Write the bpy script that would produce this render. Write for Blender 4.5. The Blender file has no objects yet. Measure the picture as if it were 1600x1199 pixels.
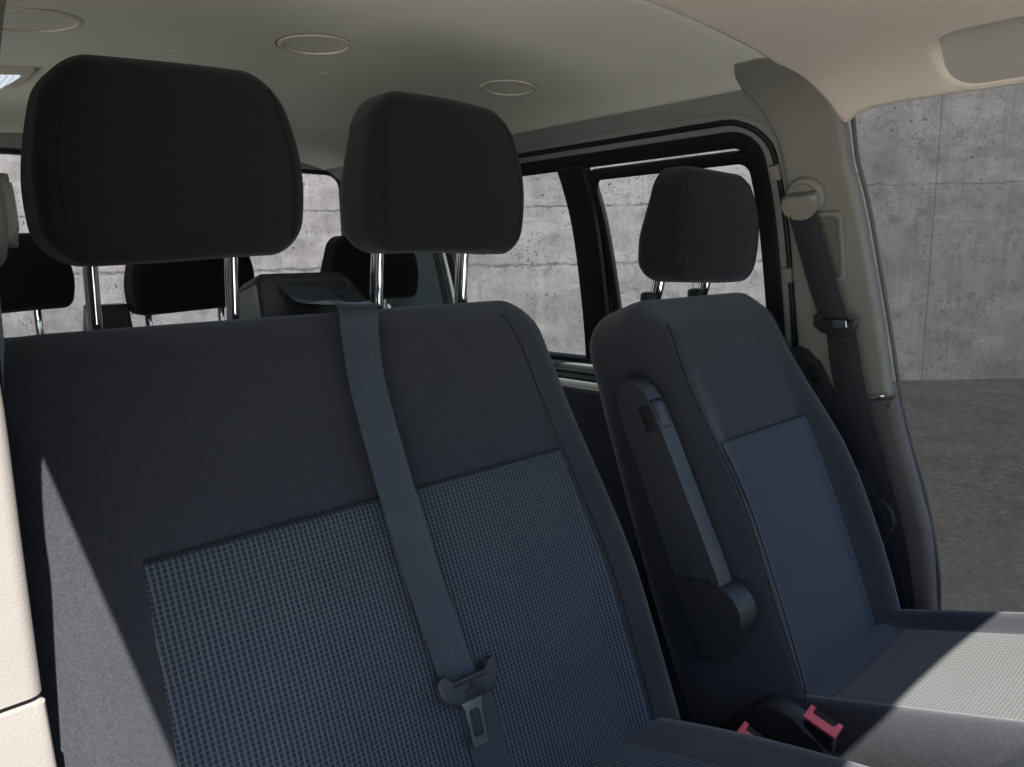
import bpy, bmesh, math, random
import numpy as np
from mathutils import Vector, Matrix

random.seed(7)
scene = bpy.context.scene
COL = scene.collection
H = 1.75                       # height of the viewpoint above the ground
rad = math.radians

# ------------------------------------------------------------------ camera
cam_d = bpy.data.cameras.new('camera')
cam = bpy.data.objects.new('camera', cam_d)
COL.objects.link(cam)
CR = Vector((0.730877, -0.682231, -0.019491))     # image right
CD = Vector((-0.130224, -0.111363, -0.985211))    # image down
CF = Vector((0.669971, 0.722606, -0.170235))      # view direction
m3 = Matrix((CR, -CD, -CF)).transposed()
cam.matrix_world = Matrix.Translation((0, 0, H)) @ m3.to_4x4()
cam_d.sensor_width = 36.0
cam_d.lens = 36.0 * 1155.0 / 1600.0
cam_d.clip_start = 0.02
cam_d.clip_end = 400
scene.camera = cam

# ------------------------------------------------------------------ light
SUN_TRAVEL = Vector((0.18, 0.62, -1.0)).normalized()
to_sun = -SUN_TRAVEL
world = bpy.data.worlds.new("World")
scene.world = world
world.use_nodes = True
wn = world.node_tree
wn.nodes.clear()
sky = wn.nodes.new('ShaderNodeTexSky')
sky.sky_type = 'NISHITA'
sky.sun_disc = False
sky.sun_elevation = math.asin(to_sun.z)
sky.sun_rotation = math.atan2(to_sun.x, to_sun.y)
bg = wn.nodes.new('ShaderNodeBackground')
bg.inputs['Strength'].default_value = 0.06
wo = wn.nodes.new('ShaderNodeOutputWorld')
wn.links.new(sky.outputs[0], bg.inputs[0])
wn.links.new(bg.outputs[0], wo.inputs[0])
sun_d = bpy.data.lights.new('sun', 'SUN')
sun_d.energy = 5.0
sun_d.angle = rad(0.5)
sun_d.color = (1.0, 0.94, 0.85)
sun = bpy.data.objects.new('sun', sun_d)
sun.rotation_euler = SUN_TRAVEL.to_track_quat('-Z', 'Y').to_euler()
sun.location = (-2, -6, 12)
COL.objects.link(sun)

scene.view_settings.view_transform = 'Standard'
scene.view_settings.look = 'None'
scene.view_settings.exposure = 1.75
scene.view_settings.gamma = 1.0
scene.view_settings.use_curve_mapping = False
cy = scene.cycles
cy.max_bounces = 10
cy.diffuse_bounces = 6
cy.glossy_bounces = 4
cy.transmission_bounces = 6
cy.transparent_max_bounces = 12
cy.caustics_reflective = False
cy.caustics_refractive = False
cy.sample_clamp_indirect = 4.0
cy.use_denoising = True
try:
    cy.denoiser = 'OPENIMAGEDENOISE'
    cy.denoising_input_passes = 'RGB_ALBEDO_NORMAL'
except Exception:
    pass

# ------------------------------------------------------------------ material helpers
class NT:
    def __init__(s, name):
        s.mat = bpy.data.materials.new(name)
        s.mat.use_nodes = True
        s.t = s.mat.node_tree
        s.t.nodes.clear()
        s.out = s.t.nodes.new('ShaderNodeOutputMaterial')
        s._oc = None
    def n(s, typ, **k):
        nd = s.t.nodes.new(typ)
        for a, b in k.items():
            setattr(nd, a, b)
        return nd
    def l(s, a, b):
        s.t.links.new(a, b)
    def set(s, nd, key, v):
        if hasattr(v, 'node'):
            s.l(v, nd.inputs[key])
        else:
            nd.inputs[key].default_value = v
    def obj(s):
        if s._oc is None:
            s._oc = s.n('ShaderNodeTexCoord').outputs['Object']
        return s._oc
    def xyz(s, v=None):
        nd = s.n('ShaderNodeSeparateXYZ')
        s.l(v if v is not None else s.obj(), nd.inputs[0])
        return nd.outputs
    def math(s, op, a, b=0.0, c=0.0, clamp=False):
        nd = s.n('ShaderNodeMath', operation=op)
        nd.use_clamp = clamp
        s.set(nd, 0, a); s.set(nd, 1, b)
        if op in ('MULTIPLY_ADD', 'COMPARE', 'SMOOTH_MIN', 'SMOOTH_MAX'):
            s.set(nd, 2, c)
        return nd.outputs[0]
    def noise(s, scale, detail=3, rough=.55, vec=None, dist=0.0):
        nd = s.n('ShaderNodeTexNoise')
        nd.inputs['Scale'].default_value = scale
        nd.inputs['Detail'].default_value = detail
        nd.inputs['Roughness'].default_value = rough
        nd.inputs['Distortion'].default_value = dist
        s.l(vec if vec is not None else s.obj(), nd.inputs['Vector'])
        return nd.outputs[0]
    def voronoi(s, scale, feature='F1', vec=None, rnd=1.0):
        nd = s.n('ShaderNodeTexVoronoi', feature=feature)
        nd.inputs['Scale'].default_value = scale
        nd.inputs['Randomness'].default_value = rnd
        s.l(vec if vec is not None else s.obj(), nd.inputs['Vector'])
        return nd.outputs[0]
    def ramp(s, v, stops, interp='LINEAR'):
        nd = s.n('ShaderNodeValToRGB')
        nd.color_ramp.interpolation = interp
        el = nd.color_ramp.elements
        while len(el) < len(stops):
            el.new(0.5)
        for e, (p, c) in zip(el, stops):
            e.position = p
            e.color = c if len(c) == 4 else (*c, 1)
        s.l(v, nd.inputs[0])
        return nd.outputs[0]
    def mix(s, fac, a, b, mode='MIX'):
        nd = s.n('ShaderNodeMix', data_type='RGBA', blend_type=mode)
        s.set(nd, 0, fac)
        for key, v in ((6, a), (7, b)):
            if hasattr(v, 'node'):
                s.l(v, nd.inputs[key])
            else:
                nd.inputs[key].default_value = v if len(v) == 4 else (*v, 1)
        return nd.outputs[2]
    def mapping(s, scale=(1, 1, 1), rot=(0, 0, 0), loc=(0, 0, 0)):
        nd = s.n('ShaderNodeMapping')
        nd.inputs['Scale'].default_value = scale
        nd.inputs['Rotation'].default_value = rot
        nd.inputs['Location'].default_value = loc
        s.l(s.obj(), nd.inputs['Vector'])
        return nd.outputs[0]
    def bump(s, h, strength=.3, dist=.001, normal=None):
        nd = s.n('ShaderNodeBump')
        nd.inputs['Strength'].default_value = strength
        nd.inputs['Distance'].default_value = dist
        s.l(h, nd.inputs['Height'])
        if normal is not None:
            s.l(normal, nd.inputs['Normal'])
        return nd.outputs[0]
    def bsdf(s, color, rough=.5, metal=0., spec=.5, normal=None, sheen=0., sheen_rough=.5, coat=0., sheen_tint=None):
        b = s.n('ShaderNodeBsdfPrincipled')
        if hasattr(color, 'node'):
            s.l(color, b.inputs['Base Color'])
        else:
            b.inputs['Base Color'].default_value = (*color, 1)
        s.set(b, 'Roughness', rough)
        s.set(b, 'Metallic', metal)
        s.set(b, 'Specular IOR Level', spec)
        if sheen:
            b.inputs['Sheen Weight'].default_value = sheen
            b.inputs['Sheen Roughness'].default_value = sheen_rough
            if sheen_tint:
                b.inputs['Sheen Tint'].default_value = (*sheen_tint, 1)
        if coat:
            b.inputs['Coat Weight'].default_value = coat
        if normal is not None:
            s.l(normal, b.inputs['Normal'])
        s.l(b.outputs[0], s.out.inputs[0])
        return b

def mat_fabric(name, col, sheen=.35):
    """Close-knit upholstery: twill ribs, fibre fleck, slight wear and lint."""
    m = NT(name)
    o = m.xyz()
    fine = m.noise(900, 3, .7)
    med = m.noise(330, 3, .65)
    big = m.noise(6, 4, .55)
    tw = m.math('ADD', m.math('MULTIPLY', o[0], 330.0), m.math('MULTIPLY', o[2], 420.0))
    tw = m.math('ADD', tw, m.math('MULTIPLY', med, 3.0))
    tw = m.math('ABSOLUTE', m.math('SUBTRACT', m.math('FRACT', tw), .5))
    f = m.math('ADD', m.math('MULTIPLY', m.math('SUBTRACT', fine, .5), 1.6), m.math('MULTIPLY', m.math('SUBTRACT', med, .5), 1.1))
    f = m.math('ADD', .5, m.math('ADD', f, m.math('MULTIPLY', m.math('SUBTRACT', tw, .25), .6)), clamp=True)
    c = m.mix(f, tuple(.45 * x for x in col), tuple(1.55 * x for x in col))
    c = m.mix(m.math('MULTIPLY', m.ramp(big, [(.35, (0, 0, 0)), (.7, (1, 1, 1))]), .28), c, tuple(.6 * x for x in col))
    lint = m.math('LESS_THAN', m.voronoi(38), .022)
    c = m.mix(m.math('MULTIPLY', lint, .16), c, (.5, .48, .46))
    h = m.math('ADD', m.math('MULTIPLY', f, .6), m.math('MULTIPLY', tw, .3))
    soft = m.bump(m.noise(9, 3, .5, dist=.5), .35, .012)
    m.bsdf(c, .92, spec=.18, normal=m.bump(h, .55, .0009, soft), sheen=sheen, sheen_rough=.45, sheen_tint=(.9, .92, 1))
    return m.mat

def mat_weave(name, dark, light, px=.0068, pz=.0061, axis='Z', sheen=.2):
    """Waffle cloth: dark navy cells divided by doubled light threads."""
    m = NT(name)
    o = m.xyz()
    a = o[0]
    b = o[2] if axis == 'Z' else o[1]
    wob = m.math('MULTIPLY', m.math('SUBTRACT', m.noise(60, 2), .5), .0012)
    a = m.math('ADD', a, wob)
    b = m.math('ADD', b, wob)
    def thread(v, p, centre, w):
        f = m.math('FRACT', m.math('DIVIDE', v, p))
        d = m.math('ABSOLUTE', m.math('SUBTRACT', f, centre))
        return m.math('SUBTRACT', 1.0, m.math('DIVIDE', d, w), clamp=True)
    va = m.math('MAXIMUM', thread(a, px, .39, .085), m.math('MULTIPLY', thread(a, px, .61, .085), .8))
    va = m.math('MAXIMUM', va, m.math('MULTIPLY', thread(a, px, .5, .18), .2))
    hb = m.math('MAXIMUM', thread(b, pz, .42, .085), thread(b, pz, .60, .075))
    hb = m.math('MULTIPLY', hb, .5)
    fine = m.noise(1300, 2, .6)
    brk = m.math('ADD', .55, m.math('MULTIPLY', fine, .9))
    th = m.math('MULTIPLY', m.math('MAXIMUM', va, hb), brk, clamp=True)
    tone = m.math('ADD', .8, m.math('MULTIPLY', m.noise(9, 3), .4))
    th = m.math('MULTIPLY', th, tone)
    base = m.mix(fine, tuple(.6 * x for x in dark), tuple(1.5 * x for x in dark))
    c = m.mix(th, base, light)
    wear = m.ramp(m.noise(16, 5, .75, vec=m.mapping((1.6, 1, .5), (0, 0, 0), (.4, 0, .7))), [(.64, (0, 0, 0)), (.80, (1, 1, 1))])
    c = m.mix(m.math('MULTIPLY', wear, .30), c, light)
    h = m.math('ADD', th, m.math('MULTIPLY', fine, .5))
    m.bsdf(c, .9, spec=.2, normal=m.bump(h, .6, .0009), sheen=sheen, sheen_rough=.5, sheen_tint=(.75, .85, 1))
    return m.mat

def mat_plastic(name, col, rough=.5, grain=.25, scale=900, spec=.45, var=.12):
    m = NT(name)
    g = m.voronoi(scale)
    n2 = m.noise(6, 4, .6)
    c = m.mix(n2, tuple((1 - var) * x for x in col), tuple(min(1, (1 + var) * x) for x in col))
    dust = m.ramp(m.noise(140, 4, .7), [(.62, (0, 0, 0)), (.78, (1, 1, 1))])
    c = m.mix(m.math('MULTIPLY', dust, .10), c, (.42, .40, .37))
    r = m.math('ADD', rough - .06, m.math('MULTIPLY', m.noise(24, 3), .14))
    m.bsdf(c, r, spec=spec, normal=m.bump(g, grain, .0005))
    return m.mat

def mat_paint(name, col, rough=.35, var=.06):
    m = NT(name)
    n2 = m.noise(5, 4, .6)
    c = m.mix(n2, tuple((1 - var) * x for x in col), tuple((1 + var) * x for x in col))
    h = m.noise(30, 2)
    m.bsdf(c, m.math('ADD', rough, m.math('MULTIPLY', m.noise(14, 3), .15)), spec=.5, normal=m.bump(h, .05, .002))
    return m.mat

def mat_webbing(name, col):
    m = NT(name)
    o = m.xyz()
    # UV: x across the belt (0..1), y along it in metres
    uv = m.n('ShaderNodeTexCoord').outputs['UV']
    u = m.xyz(uv)
    band = m.math('ABSOLUTE', m.math('SUBTRACT', m.math('FRACT', m.math('MULTIPLY', u[0], 3.0)), .5))
    band = m.math('MULTIPLY', band, 2.0)
    rib = m.math('ABSOLUTE', m.math('SUBTRACT', m.math('FRACT', m.math('ADD', m.math('DIVIDE', u[1], .0022), m.math('MULTIPLY', band, .8))), .5))
    st = m.ramp(band, [(.0, (.86, .86, .86)), (.4, (1, 1, 1)), (.7, (1, 1, 1)), (1.0, (.78, .78, .78))])
    c = m.mix(m.noise(30, 3), tuple(.8 * x for x in col), tuple(1.2 * x for x in col))
    c = m.mix(1.0, c, st, 'MULTIPLY')
    h = m.math('ADD', m.math('MULTIPLY', rib, .6), m.math('MULTIPLY', band, .7))
    m.bsdf(c, .5, spec=.45, normal=m.bump(h, .5, .0006), sheen=.5, sheen_rough=.35, sheen_tint=(.7, .84, 1))
    return m.mat

def mat_metal(name, col, rough=.12):
    m = NT(name)
    n = m.noise(40, 3)
    m.bsdf(col, m.math('ADD', rough, m.math('MULTIPLY', n, .1)), metal=1.0)
    return m.mat

def mat_glass(name):
    m = NT(name)
    lw = m.n('ShaderNodeLayerWeight'); fac = m.math('ADD', .04, m.math('MULTIPLY', m.math('POWER', lw.outputs['Facing'], 5.0), .9))
    tr = m.n('ShaderNodeBsdfTransparent'); tr.inputs[0].default_value = (.95, .965, .96, 1)
    gl = m.n('ShaderNodeBsdfGlossy'); gl.inputs['Roughness'].default_value = .02
    mx = m.n('ShaderNodeMixShader')
    m.l(m.math('MULTIPLY', fac, .8), mx.inputs[0])
    m.l(tr.outputs[0], mx.inputs[1]); m.l(gl.outputs[0], mx.inputs[2])
    m.l(mx.outputs[0], m.out.inputs[0])
    return m.mat

def mat_headliner(name, col, spec=.2, rough=.85):
    m = NT(name)
    n1 = m.noise(900, 2, .7)
    n2 = m.noise(3, 4, .55)
    c = m.mix(n2, tuple(.93 * x for x in col), tuple(1.06 * x for x in col))
    c = m.mix(m.math('MULTIPLY', n1, .25), c, tuple(.8 * x for x in col))
    spots = m.ramp(m.noise(35, 5, .75), [(.66, (0, 0, 0)), (.8, (1, 1, 1))])
    c = m.mix(m.math('MULTIPLY', spots, .10), c, tuple(.55 * x for x in col))
    m.bsdf(c, rough, spec=spec, normal=m.bump(n1, .25, .0006))
    return m.mat

def mat_concrete(name, light, dark):
    """Board-marked cast concrete: stains, pour lines, panel joints, tie holes, air voids."""
    m = NT(name)
    o = m.xyz()
    x, z = o[0], o[2]
    dv = m.n('ShaderNodeTexNoise'); dv.inputs['Scale'].default_value = 14; dv.inputs['Detail'].default_value = 4
    m.l(m.obj(), dv.inputs['Vector'])
    wv = m.n('ShaderNodeVectorMath', operation='MULTIPLY_ADD')
    m.l(dv.outputs['Color'], wv.inputs[0]); wv.inputs[1].default_value = (.14, .14, .14); m.l(m.obj(), wv.inputs[2])
    warped = wv.outputs[0]
    mid = m.noise(1.6, 6, .65)
    blot = m.noise(4.5, 8, .78, dist=.6)
    grain = m.noise(38, 6, .85)
    fine = m.noise(110, 3, .8)
    L = lambda k: tuple(k * v for v in light)
    c = m.mix(m.ramp(mid, [(.30, (0, 0, 0)), (.70, (1, 1, 1))]), L(.64), L(1.16))
    c = m.mix(m.math('MULTIPLY', m.ramp(blot, [(.50, (0, 0, 0)), (.66, (1, 1, 1))]), .72), c, L(.45))
    st = m.noise(2.6, 7, .75, vec=m.mapping((2.6, 1, .16)))
    c = m.mix(m.math('MULTIPLY', m.ramp(st, [(.50, (0, 0, 0)), (.72, (1, 1, 1))]), .6), c, L(.5))
    pale = m.noise(2.2, 6, .7, vec=m.mapping((.5, 1, 1.6), (0, 0, 0), (7, 3, 2)))
    c = m.mix(m.math('MULTIPLY', m.ramp(pale, [(.52, (0, 0, 0)), (.66, (1, 1, 1))]), .35), c, L(1.45))
    pan = m.math('ADD', m.math('MULTIPLY', m.math('SUBTRACT', x, 4.0), 3.0), m.math('SUBTRACT', m.noise(3.2, 6, .7), .5), clamp=True)
    c = m.mix(pan, c, m.mix(1.0, c, (dark[0] / light[0], dark[1] / light[1], dark[2] / light[2], 1), 'MULTIPLY'))
    g = m.math('ADD', .10, m.math('ADD', m.math('MULTIPLY', grain, 1.15), m.math('MULTIPLY', fine, .65)))
    gg = m.n('ShaderNodeCombineXYZ')
    for k in range(3): m.l(g, gg.inputs[k])
    c = m.mix(1.0, c, gg.outputs[0], 'MULTIPLY')
    # air voids, ragged and clustered
    cl = m.ramp(m.noise(1.1, 4, .6), [(.40, (0, 0, 0)), (.62, (1, 1, 1))])
    pit = m.math('LESS_THAN', m.voronoi(8.5, vec=warped), m.math('MULTIPLY', cl, .15))
    cl2 = m.ramp(m.noise(2.0, 5, .65, vec=m.mapping((1, 1, 1), (0, 0, 0), (3, 1, 5))), [(.38, (0, 0, 0)), (.66, (1, 1, 1))])
    pit2 = m.math('LESS_THAN', m.voronoi(22, vec=warped), m.math('MULTIPLY', cl2, .30))
    pit3 = m.math('LESS_THAN', m.voronoi(48, vec=warped), m.math('MULTIPLY', cl, .30))
    pits = m.math('MAXIMUM', m.math('MAXIMUM', pit, pit2), m.math('MULTIPLY', pit3, .7))
    def line(v, at, w, wob=0.0, wsc=3.0):
        vv = v
        if wob:
            vv = m.math('ADD', v, m.math('MULTIPLY', m.math('SUBTRACT', m.noise(wsc, 7, .75), .5), wob))
        return m.math('SUBTRACT', 1.0, m.math('DIVIDE', m.math('ABSOLUTE', m.math('SUBTRACT', vv, at)), w), clamp=True)
    brk = m.ramp(m.noise(2.4, 6, .7), [(.40, (0, 0, 0)), (.55, (1, 1, 1))])
    left = m.math('LESS_THAN', x, 4.0)
    right = m.math('GREATER_THAN', x, 4.1)
    j1 = m.math('MULTIPLY', m.math('MULTIPLY', line(z, 1.62, .030, .16, 7), left), m.math('ADD', .25, m.math('MULTIPLY', brk, .75)))
    j2 = m.math('MULTIPLY', m.math('MULTIPLY', line(z, 2.36, .020, .14, 7), left), brk)
    j3 = m.math('MULTIPLY', m.math('MULTIPLY', line(z, 2.55, .014, .16, 5), right), brk)
    jv = m.math('MULTIPLY', line(x, 5.48, .016, .01, 9), .8)
    jv2 = line(x, -.75, .014, .01, 9)
    jv3 = m.math('MULTIPLY', line(x, 2.4, .012, .04, 4), brk)
    jj = j1
    for q in (j2, j3, jv, jv2, jv3):
        jj = m.math('MAXIMUM', jj, q)
    def fr(v, p, c0):
        f = m.math('FRACT', m.math('DIVIDE', m.math('SUBTRACT', v, c0), p))
        return m.math('MULTIPLY', m.math('SUBTRACT', f, .5), p)
    dx = fr(x, 2.55, 4.52 - 1.275)
    dz = fr(z, 2.05, 2.72 - 1.025)
    rr = m.math('SQRT', m.math('ADD', m.math('MULTIPLY', dx, dx), m.math('MULTIPLY', dz, dz)))
    hole = m.math('LESS_THAN', rr, .030)
    dk = m.math('MAXIMUM', m.math('MAXIMUM', pits, hole), m.math('MULTIPLY', jj, .8))
    c = m.mix(m.math('MULTIPLY', dk, .82), c, (.018, .018, .018))
    h = m.math('SUBTRACT', m.math('MULTIPLY', grain, .4), dk)
    m.bsdf(c, .92, spec=.15, normal=m.bump(h, .6, .010))
    return m.mat

def mat_ground(name):
    m = NT(name)
    f1 = m.noise(16, 8, .85)
    f2 = m.noise(3.2, 7, .72)
    f3 = m.noise(.7, 5, .6)
    c = m.mix(m.ramp(f1, [(.36, (0, 0, 0)), (.66, (1, 1, 1))]), (.003, .003, .0032), (.0195, .020, .0215))
    c = m.mix(m.math('MULTIPLY', m.ramp(f2, [(.42, (1, 1, 1)), (.62, (0, 0, 0))]), .55), c, (.005, .005, .005))
    c = m.mix(m.math('MULTIPLY', m.ramp(f3, [(.45, (0, 0, 0)), (.6, (1, 1, 1))]), .35), c, (.016, .016, .0155))
    sp = m.math('LESS_THAN', m.voronoi(24), .16)
    c = m.mix(m.math('MULTIPLY', sp, .25), c, (.045, .045, .043))
    m.bsdf(c, .95, spec=.12, normal=m.bump(f1, .5, .008))
    return m.mat

M = {}
M['fabric'] = mat_fabric('black_fabric', (.029, .031, .0385))
M['fabric_head'] = mat_fabric('headrest_fabric', (.0105, .0112, .014), .15)
M['weave'] = mat_weave('waffle_fabric', (.0135, .0225, .036), (.165, .186, .214))
M['weave_sunlit'] = mat_weave('waffle_fabric_sunlit', (.036, .037, .037), (.21, .203, .178))  # same waffle cloth, the sun's lighter warm tone put into its colours
M['plastic'] = mat_plastic('black_plastic', (.022, .023, .026), .42, .2)
M['plastic_soft'] = mat_plastic('charcoal_plastic', (.034, .037, .043), .38, .25)
M['trim_cream'] = mat_plastic('cream_trim', (.24, .225, .215), .6, .3, 420, .3, .04)
M['trim_grey'] = mat_plastic('grey_trim', (.235, .228, .205), .55, .35, 700, .35, .05)
M['trim_dark'] = mat_plastic('dark_trim', (.118, .106, .104), .55, .3, 700, .35)
M['headliner_front'] = mat_headliner('front_headliner_cloth', (.76, .68, .60))
M['headliner_rear'] = mat_headliner('rear_headliner_board', (.78, .78, .69), .35, .5)
M['paint_grey'] = mat_paint('grey_body_paint', (.24, .265, .255), .32)
M['paint_white'] = mat_paint('white_body_paint', (.75, .76, .76), .25)
M['rubber'] = mat_plastic('black_rubber', (.012, .012, .014), .5, .15, 500, .4)
M['belt'] = mat_webbing('black_webbing', (.032, .041, .055))
M['belt_dark'] = mat_webbing('dark_webbing', (.022, .021, .028))
M['chrome'] = mat_metal('chrome', (.82, .83, .85), .06)
M['recess_trim'] = mat_plastic('grey_recess_trim', (.40, .38, .355), .6, .2, 600, .3, .04)
M['steel'] = mat_metal('brushed_steel', (.42, .41, .40), .16)
M['seal'] = mat_plastic('grey_seal', (.11, .105, .105), .5, .1, 500, .4)
M['recess'] = mat_plastic('recess_shade_grey', (.15, .145, .13), .6, .2, 600, .3)  # trim grey darkened, the belt slot's shade is put into the colour
M['red'] = mat_plastic('red_plastic', (.74, .13, .19), .4, .1, 600, .5, .03)
M['glass'] = mat_glass('window_glass')
M['seam'] = mat_fabric('seam_thread', (.006, .006, .007), .1)
M['carpet'] = mat_fabric('dark_carpet', (.022, .022, .024), .1)
M['concrete'] = mat_concrete('cast_concrete', (.165, .163, .166), (.064, .064, .065))
M['ground'] = mat_ground('asphalt')

def mat_bounce():
    m = NT('pale_bounce_ground')
    n = m.noise(3, 5, .6); f = m.noise(120, 3, .7)
    c = m.mix(n, (.60, .58, .55), (.70, .68, .64))
    c = m.mix(m.math('MULTIPLY', f, .4), c, (.36, .35, .33))
    m.bsdf(c, .9, spec=.2, normal=m.bump(f, .3, .003))
    return m.mat
M['bounce'] = mat_bounce()
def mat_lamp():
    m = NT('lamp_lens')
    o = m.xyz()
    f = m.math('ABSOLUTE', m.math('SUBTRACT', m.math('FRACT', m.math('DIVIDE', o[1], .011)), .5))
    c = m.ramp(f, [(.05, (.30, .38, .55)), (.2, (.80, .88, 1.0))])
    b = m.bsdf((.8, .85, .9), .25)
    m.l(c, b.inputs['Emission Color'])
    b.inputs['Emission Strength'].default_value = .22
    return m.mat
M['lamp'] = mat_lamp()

# ------------------------------------------------------------------ object helpers
MW = {}      # world matrix of every object we made
def place(o, parent, mw):
    COL.objects.link(o)
    MW[o.name] = mw
    if parent is not None:
        o.parent = parent
        o.matrix_basis = MW[parent.name].inverted() @ mw
    else:
        o.matrix_basis = mw

def tag(o, label=None, cat=None, group=None, kind=None):
    if label: o['label'] = label
    if cat: o['category'] = cat
    if group: o['group'] = group
    if kind: o['kind'] = kind
    return o

def thing(name, loc, label, cat, group=None):
    o = bpy.data.objects.new(name, None)
    o.empty_display_size = .05
    place(o, None, Matrix.Translation((loc[0], loc[1], loc[2] + H)))
    return tag(o, label, cat, group)

def obj(name, bm, mat, parent=None, mw=None, angle=38):
    """Links a bmesh (in the local space of mw, default world-at-viewpoint-height) as one mesh."""
    if mw is None:
        mw = Matrix.Translation((0, 0, H))
    bmesh.ops.recalc_face_normals(bm, faces=bm.faces)
    lim = rad(angle)
    for f in bm.faces:
        f.smooth = True
    for e in bm.edges:
        if len(e.link_faces) == 2:
            try:
                if e.calc_face_angle() > lim:
                    e.smooth = False
            except ValueError:
                pass
    me = bpy.data.meshes.new(name)
    bm.to_mesh(me)
    bm.free()
    for mt in (mat if isinstance(mat, (list, tuple)) else [mat]):
        me.materials.append(mt)
    o = bpy.data.objects.new(name, me)
    place(o, parent, mw)
    return o

def catmull(P, n=8, closed=False):
    P = [np.array(p, float) for p in P]
    N = len(P)
    out = []
    rng = N if closed else N - 1
    for i in range(rng):
        if closed:
            p0, p1, p2, p3 = P[(i - 1) % N], P[i], P[(i + 1) % N], P[(i + 2) % N]
        else:
            p1, p2 = P[i], P[i + 1]
            p0 = P[i - 1] if i > 0 else 2 * p1 - p2
            p3 = P[i + 2] if i + 2 < N else 2 * p2 - p1
        for k in range(n):
            s = k / n
            out.append(.5 * (2 * p1 + (p2 - p0) * s + (2 * p0 - 5 * p1 + 4 * p2 - p3) * s * s + (-p0 + 3 * p1 - 3 * p2 + p3) * s ** 3))
    if not closed:
        out.append(P[-1])
    return out

def box(sx, sy, sz, bevel=.004, seg=3, centre=(0, 0, 0)):
    bm = bmesh.new()
    bmesh.ops.create_cube(bm, size=1, matrix=Matrix.Translation(centre) @ Matrix.Diagonal((sx, sy, sz, 1)))
    if bevel:
        bmesh.ops.bevel(bm, geom=bm.edges[:], offset=bevel, segments=seg, profile=.5, affect='EDGES')
    return bm

def tube_bm(path, r, sides=14, bm=None, caps=True, flat=1.0):
    bm = bm or bmesh.new()
    path = [Vector(p) for p in path]
    rings = []
    up = None
    for i, p in enumerate(path):
        a = path[max(i - 1, 0)]; b = path[min(i + 1, len(path) - 1)]
        t = (b - a).normalized()
        if up is None:
            up = t.orthogonal().normalized()
        else:
            up = (up - t * up.dot(t)).normalized()
        sd = t.cross(up)
        rr = r[i] if isinstance(r, (list, tuple)) else r
        rings.append([bm.verts.new(p + Vector((1, flat, 1)) * ((up * math.cos(q) + sd * math.sin(q)) * rr)) for q in [2 * math.pi * k / sides for k in range(sides)]])
    for r0, r1 in zip(rings, rings[1:]):
        for k in range(sides):
            bm.faces.new((r0[k], r0[(k + 1) % sides], r1[(k + 1) % sides], r1[k]))
    if caps:
        bm.faces.new(rings[0][::-1]); bm.faces.new(rings[-1])
    return bm

def prism(loop, y0, y1, bevel=.003, seg=3, axes='xz'):
    """Extrudes a closed 2-D loop (x,z) along y, edges rounded. axes 'yz' extrudes along x."""
    bm = bmesh.new()
    def co(a, b, d):
        return (a, d, b) if axes == 'xz' else ((d, a, b) if axes == 'yz' else (a, b, d))
    A = [bm.verts.new(co(a, b, y0)) for a, b in loop]
    B = [bm.verts.new(co(a, b, y1)) for a, b in loop]
    n = len(loop)
    fa = bm.faces.new(A); fb = bm.faces.new(B[::-1])
    for i in range(n):
        bm.faces.new((A[i], B[i], B[(i + 1) % n], A[(i + 1) % n]))
    if bevel:
        ed = list(fa.edges) + list(fb.edges)
        bmesh.ops.bevel(bm, geom=ed, offset=bevel, segments=seg, profile=.5, affect='EDGES', clamp_overlap=True)
    return bm

def rrect(hw, z0, z1, rt, rb, inset=0., K=10, S=10):
    """Rounded rectangle loop, centred on x=0, constant vertex count so that insets can be bridged."""
    a = hw - inset; b0 = z0 + inset; b1 = z1 - inset
    rt = max(rt - inset, .004); rb = max(rb - inset, .004)
    pts = []
    cor = [(a - rt, b1 - rt, rt, 0), (-a + rt, b1 - rt, rt, 90), (-a + rb, b0 + rb, rb, 180), (a - rb, b0 + rb, rb, 270)]
    for i, (cx, cz, r, s) in enumerate(cor):
        arc = [(cx + r * math.cos(rad(s + 90 * k / K)), cz + r * math.sin(rad(s + 90 * k / K))) for k in range(K + 1)]
        pts += arc
        nx = cor[(i + 1) % 4]
        st = (nx[0] + nx[2] * math.cos(rad(nx[3])), nx[1] + nx[2] * math.sin(rad(nx[3])))
        for k in range(1, S):
            f = k / S
            pts.append((arc[-1][0] * (1 - f) + st[0] * f, arc[-1][1] * (1 - f) + st[1] * f))
    return pts

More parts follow.
